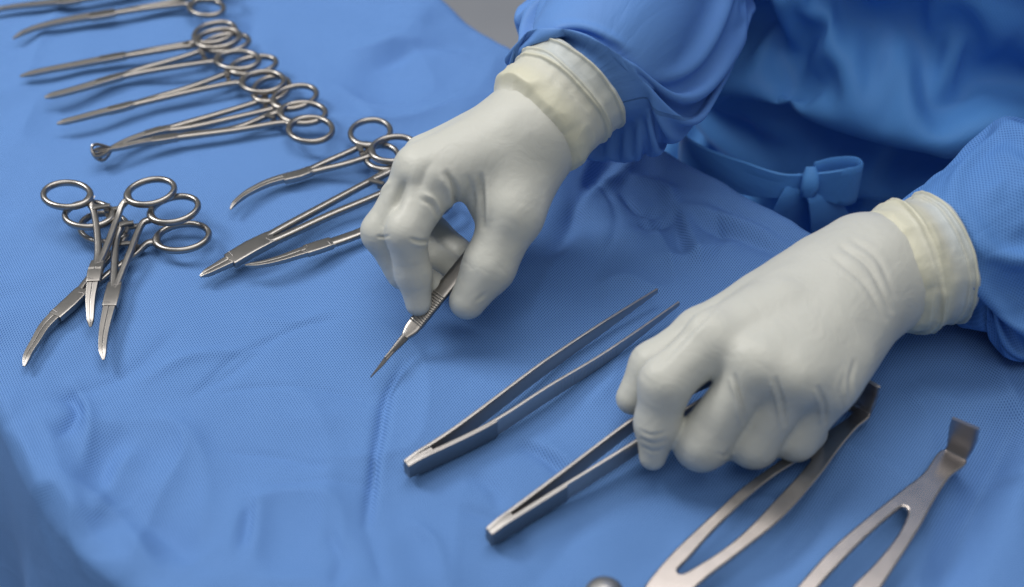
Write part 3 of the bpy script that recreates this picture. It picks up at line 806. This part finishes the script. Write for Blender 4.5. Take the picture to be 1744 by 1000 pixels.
def make_hand(spec, res=0.00072):
    palm = [(np.array(P(*a)), np.array(P(*b)), ra * CM, rb * CM) for a, b, ra, rb in spec['palm']]
    prox = [(np.array(P(*a)), np.array(P(*b)), ra * CM, rb * CM) for a, b, ra, rb in spec.get('prox', [])]
    fingers = [(np.array([P(*q) for q in J]), np.array(r) * CM, k * CM) for J, r, k in spec['fingers']]
    pts = np.concatenate([np.stack([a, b]).reshape(-1, 3) for a, b, _, _ in palm] + [J for J, _, _ in fingers])
    lo = pts.min(0) - .022; hi = pts.max(0) + .022
    def f(p):
        d = None
        for a, b, ra, rb in palm:
            e = seg_d(p, a, b, ra, rb); d = e if d is None else smin(d, e, spec['kp'] * CM)
        for a, b, ra, rb in prox: d = smin(d, seg_d(p, a, b, ra, rb), .28 * CM)
        out = d
        for J, r, k in fingers:
            c = chain(p, J, r, .35 * CM)
            out = smin(out, smin(d, c, k), .16 * CM)
        return out
    V, F = surface_nets(f, lo, hi, res)
    V = laplace(V, F, spec['smooth'])
    Nn = vert_normals(V, F)
    # keep the finger skins apart from the table: nothing below 1.5 mm
    facing = (Nn * nrm(CAM - V)).sum(1)
    for (pl, amp, wd) in spec['creases']:
        px = project(V)
        q = catmull(np.array(pl, float), 12)
        d, t, sg = poly_dist(px[:, 0], px[:, 1], q)
        fall = (np.exp(-(d / (wd * .8)) ** 1.5) - (.25 * np.exp(-((d - 1.9 * wd) / wd) ** 2) if amp < 0 else 0)) * np.clip(4 * t * (1 - t) + .1, 0, 1) ** .5 * sstep(-.1, .25, facing)
        V = V + Nn * (1.15 * amp * .001 * fall)[:, None]
    for J, r, k in fingers:
        for q in range(1, len(J) - 1):
            ax = nrm(J[q + 1] - J[q - 1]); dv = V - J[q]; al = dv @ ax
            pr = dv - al[:, None] * ax
            m = np.exp(-(np.linalg.norm(dv, axis=1) / (r[q] * 1.45)) ** 4) * np.exp(-(al / .0065) ** 2)
            wn = noise(al * 420, pr[:, 0] * 75 + pr[:, 2] * 40, pr[:, 1] * 75, 70 + q)
            V = V - Nn * (.00022 * m * np.exp(-(wn / .16) ** 2) * (.4 + .6 * (noise(V[:, 0] * 150, V[:, 1] * 150, V[:, 2] * 150, 77) > -.1)))[:, None]
    n3 = fbm(V[:, 0] * 70, V[:, 1] * 70, V[:, 2] * 70, 4, 2)
    V = V + Nn * (.00022 * n3)[:, None]
    V[:, 2] = np.maximum(V[:, 2], .0012)
    V = laplace(V, F, 1, .4)
    return V, F

def tube(path, radii, upv, nth, ns, prof=None, disp=None, flat=1.0):
    """tube of nth x ns; radii at path points (cm); disp(S,T,len)->extra radius in m"""
    cr = catmull(np.concatenate([np.array(path), np.array(radii)[:, None] * CM], 1), ns); c = cr[:, :3]; rr = cr[:, 3]
    tg = nrm(np.gradient(c, axis=0))
    sd = nrm(np.cross(tg, np.broadcast_to(np.asarray(upv, float), tg.shape))); u = np.cross(sd, tg)
    th = np.arange(nth) / nth * 2 * np.pi
    s = np.concatenate([[0], np.cumsum(np.linalg.norm(np.diff(c, axis=0), axis=1))])
    S, T = np.meshgrid(s, th, indexing='ij')
    rad = rr[:, None] + (disp(S, T, s[-1]) if disp else 0)
    V = c[:, None, :] + sd[:, None, :] * (np.cos(T) * rad)[..., None] + u[:, None, :] * (np.sin(T) * rad * flat)[..., None]
    F = grid_faces(ns, nth, wrap_v=True)
    return V, F, S, T, c

NURSE = P(1480, 300, 0); NURSE = np.array([0.285, 0.25, -0.9])
person = thing("person", "person in blue surgical gown and cream latex gloves reaching over the table with both hands", "person", tuple(NURSE))

LEFT = dict(kp=.9, smooth=7,
    palm=[((915, 232, 7.0), (752, 300, 6.5), 1.5, 1.02),
          ((898, 222, 7.1), (716, 290, 6.5), 1.5, 1.02),
          ((885, 213, 6.7), (728, 272, 5.6), 1.45, 1.0),
          ((875, 205, 6.1), (775, 256, 4.6), 1.4, .95),
          ((908, 240, 6.4), (866, 326, 5.5), 1.55, 1.2),
          ((900, 258, 6.0), (872, 362, 5.1), 1.45, 1.2),
          ((850, 290, 6.0), (845, 335, 5.2), 1.2, 1.0),
          ((965, 160, 7.7), (905, 222, 6.9), 1.95, 1.85)],
    fingers=[
        ([(870, 258, 6.8), (752, 300, 6.4), (692, 395, 5.0), (704, 466, 3.1), (713, 517, 1.9)], [1.08, .98, .85, .75, .56], .55),
        ([(850, 250, 6.5), (716, 290, 6.4), (651, 395, 4.2), (690, 462, 2.5), (738, 486, 2.0)], [1.05, .98, .86, .76, .6], .55),
        ([(840, 245, 5.8), (728, 272, 5.4), (682, 380, 2.8), (724, 432, 1.9), (770, 457, 2.0)], [1.0, .95, .86, .78, .62], .4),
        ([(840, 235, 5.2), (775, 256, 4.4), (702, 352, 2.4), (742, 402, 1.9), (788, 432, 2.1)], [.95, .9, .8, .72, .58], .4),
        ([(895, 285, 5.8), (873, 366, 5.0), (832, 456, 3.3), (796, 513, 2.2)], [1.38, 1.2, 1.10, .78], .6)],
    creases=[([(761, 296), (774, 320), (779, 356)], -1.6, 5), ([(750, 300), (765, 330), (766, 356)], .7, 7),
             ([(722, 330), (740, 340), (752, 362)], .9, 3.5), ([(718, 340), (735, 350), (746, 368)], -.7, 3.5),
             ([(819, 300), (821, 340), (822, 386)], -1.5, 4.5), ([(830, 300), (833, 345), (832, 380)], .8, 8),
             ([(798, 302), (804, 325), (808, 350)], -.6, 5),
             ([(700, 407), (713, 411), (729, 411)], -.8, 2.6), ([(702, 415), (714, 418), (728, 417)], .4, 2.6),
             ([(644, 403), (652, 404), (662, 402)], -.7, 2.2),
             ([(690, 310), (682, 330), (672, 356)], -1.4, 8), ([(664, 310), (655, 320), (647, 330)], .8, 4),
             ([(812, 512), (820, 506), (826, 500)], -.4, 3),
             ([(735, 275), (725, 290), (715, 320)], -.7, 9)])
RIGHT = dict(kp=1.1, smooth=7,
    palm=[((1478, 432, 4.4), (1218, 577, 4.75), 1.45, .96),
          ((1485, 450, 4.5), (1290, 618, 4.65), 1.45, .96),
          ((1492, 475, 4.2), (1358, 640, 4.4), 1.45, .96),
          ((1490, 500, 3.7), (1412, 655, 3.6), 1.40, .92),
          ((1450, 435, 3.8), (1315, 524, 3.6), 1.35, 1.2),
          ((1390, 478, 3.4), (1202, 570, 3.2), 1.3, 1.0),
          ((1465, 545, 2.8), (1410, 660, 2.4), 1.2, 1.0),
          ((1590, 442, 3.75), (1510, 474, 3.6), 1.95, 2.0)],
    prox=[],
    fingers=[
        ([(1330, 530, 4.8), (1218, 579, 4.75), (1133, 652, 3.75), (1119, 722, 2.1), (1111, 778, .8)], [1.12, .98, 1.0, .86, .54], .8),
        ([(1340, 570, 4.6), (1290, 620, 4.6), (1196, 754, 1.45), (1225, 752, 1.0)], [1.0, .92, 1.06, .85], .7),
        ([(1390, 590, 4.3), (1358, 642, 4.2), (1284, 752, 1.3), (1305, 745, 1.0)], [.98, .92, 1.0, .85], .7),
        ([(1440, 610, 3.9), (1412, 656, 3.5), (1354, 742, 1.2), (1375, 735, 1.0)], [.98, .94, .95, .8], .7),
        ([(1330, 520, 3.6), (1192, 572, 3.1), (1112, 624, 2.35), (1077, 678, 1.3)], [1.3, 1.02, .93, .70], .6)],
    creases=[([(1225, 515), (1172, 568), (1122, 622)], -.9, 6),
             ([(1252, 640), (1262, 680), (1268, 720)], -.9, 3.6), ([(1243, 645), (1254, 680), (1260, 722)], .9, 3.0),
             ([(1322, 645), (1333, 685), (1336, 725)], -.9, 3.6), ([(1313, 650), (1325, 690), (1328, 725)], .9, 3.0),
             ([(1394, 660), (1405, 690), (1406, 720)], -.9, 3.4), ([(1386, 665), (1397, 695), (1398, 720)], .9, 2.8),
             ([(1432, 420), (1480, 455), (1518, 530)], -.8, 5), ([(1420, 440), (1470, 480), (1508, 545)], -.6, 5),
             ([(1450, 408), (1494, 440), (1524, 505)], -.5, 5),
             ([(1090, 733), (1110, 741), (1137, 735)], -.4, 2.6), ([(1091, 747), (1112, 755), (1136, 750)], -.45, 2.6), ([(1094, 761), (1112, 769), (1130, 765)], -.35, 2.4),
             ([(1456, 615), (1448, 650), (1450, 690)], -.6, 4), ([(1438, 640), (1432, 670), (1436, 700)], -.4, 4),
             ([(1222, 772), (1236, 777), (1240, 766)], -.5, 2.6)])
def glove(spec, cuff_path, cuff_r, cuff_prof, upv, folds, flat=1.0, label=None):
    V, F = make_hand(spec)
    o = mesh_np("glove", V, F, LATEX, attrs={"fold": np.zeros(len(V)), "thin": np.zeros(len(V))}, parent=person, origin=NURSE)
    if label: o["label"] = label
    path = [P(*q) for q in cuff_path]
    def disp(S, T, L):
        r = 0
        for (s0, wd, h, slant, ph) in folds:
            c = s0 + slant * np.cos(T - ph) + .035 * noise(np.cos(T) * 1.5 + s0 * 20, np.sin(T) * 1.5, 0, 31)
            x = (S / L - c)
            e = np.where(x > 0, np.exp(-(x / wd) ** 2), np.exp(-(x / (wd * .35)) ** 2))
            r = r + h * .001 * e
        r = r + .0005 * noise(np.cos(T) * 3, np.sin(T) * 3, S * 180, 12) + .0005 * (1 - 2 * np.abs(noise(np.cos(T) * 1.6 + S * 25, np.sin(T) * 1.6, S * 110, 13))) + .0003 * noise(np.cos(T) * 8, np.sin(T) * 8, S * 60, 14)
        return r
    V, F, S, T, c = tube(path, cuff_r, upv, 160, 120, disp=disp, flat=flat)
    L = S.max(); u = S / L
    fold = np.zeros_like(u)
    for (s0, wd, h, slant, ph) in folds:
        cc = s0 + slant * np.cos(T - ph) + .035 * noise(np.cos(T) * 1.5 + s0 * 20, np.sin(T) * 1.5, 0, 31)
        x = u - cc
        fold = np.maximum(fold, np.where(x > 0, np.exp(-(x / (wd * 1.1)) ** 2), np.exp(-(x / (wd * .5)) ** 2)) * min(1, h / 1.6))
    fold = np.maximum(fold, .35 * sstep(.2, .5, u))
    thin = np.clip(.75 * sstep(.55, .8, u) * (1 - fold) * (.6 + .5 * noise(np.cos(T) * 2, np.sin(T) * 2, S * 50, 9)), 0, 1)
    mesh_np("glove_cuff", V.reshape(-1, 3), F, LATEX, attrs={"fold": fold.ravel(), "thin": thin.ravel()}, parent=o, origin=NURSE)
    return o
glove(LEFT, [(900, 222, 6.9), (920, 205, 7.1), (945, 180, 7.4), (985, 138, 8.0)], [2.12, 2.40, 2.45, 2.65],
      None, (0, 0, 1), [(.13, .28, 2.3, .06, 2.0), (.64, .06, 1.3, .04, 1.0), (.76, .045, 1.0, -.05, 0.4), (.965, .025, 1.3, 0, 0)])
glove(RIGHT, [(1505, 470, 3.6), (1530, 461, 3.65), (1560, 452, 3.7), (1604, 438, 3.8)], [2.2, 2.5, 2.6, 2.75],
      None, (0, 0, 1), [(.06, .30, 2.4, .02, .5), (.36, .20, 2.4, .07, 0.8), (.44, .05, 1.0, -.08, 1.0), (.82, .05, 1.0, .03, 0.4), (.955, .03, 1.5, 0, 0)])

def ridged(x, y, z, seed):
    return 1 - np.abs(noise(x, y, z, seed)) * 1.6
def cloth_relax(X, rc, ra, fixed, wrap, steps, iters, grav, collide, bend=.25, kick=.0006, seed=1):
    """position-based cloth on a grid X (rows, cols, 3): rc / ra rest lengths along columns / rows"""
    nr, nc, _ = X.shape; id_ = np.arange(nr * nc).reshape(nr, nc)
    def cset(a, b, rest, st): return (a.ravel(), b.ravel(), np.broadcast_to(rest, a.shape).ravel()[:, None], st)
    def cols(k):
        if wrap: return id_, np.roll(id_, -k, 1)
        return id_[:, :-k], id_[:, k:]
    sets = []
    a, b = cols(1); rcf = rc if wrap else rc[:, :-1]; sets.append(cset(a, b, rcf, 1.0))
    sets.append(cset(id_[:-1], id_[1:], ra, 1.0))
    rcc = rc if wrap else rc[:, :-1]
    dg = np.sqrt(((rcc[:-1] + rcc[1:]) / 2) ** 2 + (ra if wrap else ra[:, :-1]) ** 2)
    sets.append(cset(a[:-1], b[1:], dg, .5)); sets.append(cset(b[:-1], a[1:], dg, .5))
    a2, b2 = cols(2); sets.append(cset(a2, b2, (rc * 2 if wrap else rc[:, :-2] * 2), bend))
    sets.append(cset(id_[:-2], id_[2:], ra[:-1] + ra[1:], bend))
    x = X.reshape(-1, 3).copy(); w_ = (~fixed).ravel()[:, None].astype(float)
    rng = np.random.RandomState(seed); vel = rng.normal(0, kick, x.shape) * w_
    for _ in range(steps):
        old = x.copy(); vel = vel * .88; vel[:, 2] -= grav * w_[:, 0]; x = x + vel
        for _k in range(iters):
            D = np.zeros_like(x)
            for (p, q, rest, st) in sets:
                d = x[q] - x[p]; l = np.sqrt((d * d).sum(1))[:, None] + 1e-9
                c = d * (st * .13 * (l - rest) / l)
                D[p] += c; D[q] -= c
            x = x + D * w_
        x = np.where(w_ > 0, collide(x), x)
        vel = np.clip(x - old, -.004, .004)
    return x.reshape(nr, nc, 3)
def cloth_mesh(name, X, wrap, uv, mat, parent):
    o = mesh_np(name, X.reshape(-1, 3), grid_faces(X.shape[0], X.shape[1], wrap_v=wrap), mat, uv=uv.reshape(-1, 2), parent=parent, origin=NURSE)
    m = o.modifiers.new("smooth", 'SUBSURF'); m.levels = 2; m.render_levels = 2
    return o
def sleeve(path, radii, seed, mat, nrow=96, ncol=140, full=5.2, slack=1.14, steps=120, hi=1.2, bend=.07):
    V, F, S, T, c = tube(path, radii, (0, 0, 1), ncol, nrow)
    L = S[:, :1]
    rr = np.linalg.norm(V - c[:, None, :], axis=2)[:, :1]
    seg = np.linalg.norm(np.diff(V, axis=0), axis=2).mean(1, keepdims=True)
    want = np.interp(L, [0, .010, .018, .045, .09, 1], [2.2, 2.35, 4.4, full * 1.20, full * 1.20, full * 1.15]) * CM
    rc = np.broadcast_to(2 * np.pi * np.maximum(want, rr) / ncol, (nrow, ncol)) * (1 + .06 * noise(np.cos(T) * 2, np.sin(T) * 2, S * 20, seed))
    ra = np.broadcast_to(seg * np.where(L[:-1] < .010, 1.0, np.where(L[:-1] < .028, 1.0 + (slack - 1) * .4, slack)), (nrow - 1, ncol))
    fixed = np.zeros((nrow, ncol), bool); fixed[S < .0115] = True; fixed[-1] = True
    n0 = vert_normals(V.reshape(-1, 3), F).reshape(V.shape)
    X0 = V + n0 * ((~fixed) * .004 * (noise(np.cos(T) * 5, np.sin(T) * 5, S * 70, seed + 1) + .8 * np.sin(19 * T + seed + 2 * noise(np.cos(T), np.sin(T), 0, seed)) * np.exp(-S / .05)))[..., None]
    cc = np.repeat(c[:, None, :], ncol, 1).reshape(-1, 3); r0 = np.repeat(rr, ncol, 1).reshape(-1, 1)
    def collide(x):
        d = x - cc; l = np.linalg.norm(d, axis=1, keepdims=True) + 1e-9
        x = cc + d / l * np.clip(l, r0 * .70, r0 * hi + .001)
        ins = edge_sdf(x[:, 0], x[:, 1]) < .004
        x[:, 2] = np.where(ins, np.maximum(x[:, 2], .0045), x[:, 2])
        return x
    X = cloth_relax(X0, rc, ra, fixed, True, steps, 5, .00004, collide, bend=bend, seed=seed)
    uv = np.stack([S, T * .06], -1)
    return cloth_mesh("sleeve", X, True, uv, mat, person)
sleeve([(.023, .042, .0785), (.0285, .0475, .080), (.0310, .0515, .0815), (.0360, .060, .084), (.048, .085, .088), (.067, .16, .091), (.082, .25, .10), (.095, .30, .15), (.13, .31, .24)],
       [2.1, 2.3, 3.5, 4.4, 4.8, 5.3, 5.5, 5.6, 5.8], 3, SLEEVE_SMOOTH)
sleeve([(.174, -.0218, .0375), (.1825, -.0187, .0385), (.187, -.0165, .039), (.194, -.012, .042), (.218, .000, .047), (.27, .02, .057), (.35, .065, .078), (.43, .12, .10), (.47, .16, .17), (.46, .19, .27)],
       [2.1, 2.3, 3.5, 4.5, 5.0, 5.3, 5.6, 5.9, 6.0, 6.0], 21, SLEEVE, full=6.0, hi=1.30, slack=1.26, bend=.05)

# gown body
def gown():
    nth, nz = 170, 104
    th = np.linspace(R(125), R(415), nth); z = np.linspace(.36, -.46, nz)
    Z, T = np.meshgrid(z, th, indexing='ij')
    K_ = [-.50, -.30, -.14, -.045, .0, .05, .14, .36]
    wr = np.interp(Z, K_, [.33, .275, .215, .162, .172, .186, .184, .20])
    dr = np.interp(Z, K_, [.23, .180, .135, .100, .116, .132, .130, .13])
    c, s = np.cos(T), np.sin(T); cx, cy = NURSE[0], NURSE[1]
    f0 = 1 + .05 * noise(T * 4 + Z * 9, Z * 14 - T * 2, 0, 40) + .05 * noise(T * 2.5 - Z * 6, Z * 7, 0, 41)
    X0 = np.stack([cx + c * wr * f0, cy + s * dr * f0, Z], -1)
    B = np.stack([cx + c * wr, cy + s * dr, Z], -1)
    lc = np.linalg.norm(np.diff(B, axis=1), axis=2); lc = np.concatenate([lc, lc[:, -1:]], 1)
    la = np.linalg.norm(np.diff(B, axis=0), axis=2)
    rc = lc * np.interp(Z, [-.5, -.12, -.045, .0, .36], [1.55, 1.5, 1.12, 1.30, 1.26])
    ra = la * np.where(Z[:-1] > -.03, 1.38, 1.12)
    fixed = np.zeros((nz, nth), bool); fixed[0] = True; fixed[:, 0] = fixed[:, -1] = True
    fixed[np.argmin(np.abs(z + .045))] = True
    W, Dd = wr.ravel(), dr.ravel()
    def collide(x):
        zz = x[:, 2]
        w1 = np.interp(zz, K_, [.24, .20, .165, .150, .158, .168, .168, .18]); d1 = np.interp(zz, K_, [.16, .13, .105, .09, .104, .116, .115, .115])
        qx, qy = (x[:, 0] - cx) / w1, (x[:, 1] - cy) / d1; q = np.hypot(qx, qy) + 1e-9; k = np.maximum(1, 1 / q)
        x = x.copy(); x[:, 0] = cx + (x[:, 0] - cx) * k; x[:, 1] = cy + (x[:, 1] - cy) * k
        return x
    X = cloth_relax(X0, rc, ra, fixed, False, 120, 5, .00005, collide, bend=.05, seed=5)
    uv = np.stack([T * .17, Z], -1)
    o = cloth_mesh("gown", X, False, uv, GOWN, person)
    # waist tie: a bow of flat tape
    mb = MB()
    K = P(1378, 306, -1.0) ; K = np.array([K[0], K[1], K[2]])
    def ribbon(lst, wd=.020, hang=False):
        q = catmull(np.array([P(*p) for p in lst]), 44)
        ww = lerp_list((wd * .55, wd, wd * 1.05, wd), 44)
        if hang: mb.add(*sweep(q, ww, .0020, side=(1, .35, 0), n=10, power=5))
        else: mb.add(*sweep(q, .0020, ww, n=10, power=5))
    ribbon([(1380, 313, -.5), (1412, 317, -.5), (1446, 318, -.5), (1462, 311, -.5), (1452, 302, -.5), (1414, 302, -.5), (1382, 309, -.5)], .024)
    ribbon([(1374, 311, -.6), (1330, 316, -.6), (1270, 304, -.8), (1200, 280, -1.2), (1165, 258, -1.6), (1160, 235, -2.2)], .020)
    ribbon([(1376, 313, -.8), (1356, 334, -1.2), (1346, 372, -3.0), (1352, 430, -7.0), (1368, 500, -12)], .026, True)
    ribbon([(1381, 313, -.8), (1398, 336, -1.2), (1412, 376, -3.0), (1425, 430, -7.0), (1440, 500, -12)], .022, True)
    kk = P(1378, 311, -.4)
    mb.add(*sweep(np.array([kk + (0, .002, -.008), kk + (0, -.002, -.005), kk + (0, -.003, .0), kk + (0, -.001, .005), kk + (0, .002, .008)]), np.array([.004, .008, .009, .008, .005]), np.array([.003, .005, .006, .005, .003]), side=(1, 0, 0), n=12, power=2.6))
    tie = mb.build("waist_tie", GOWN, o, NURSE)
    set_uv(tie.data, np.array([(v.co.x, v.co.z) for v in tie.data.vertices]))
gown()
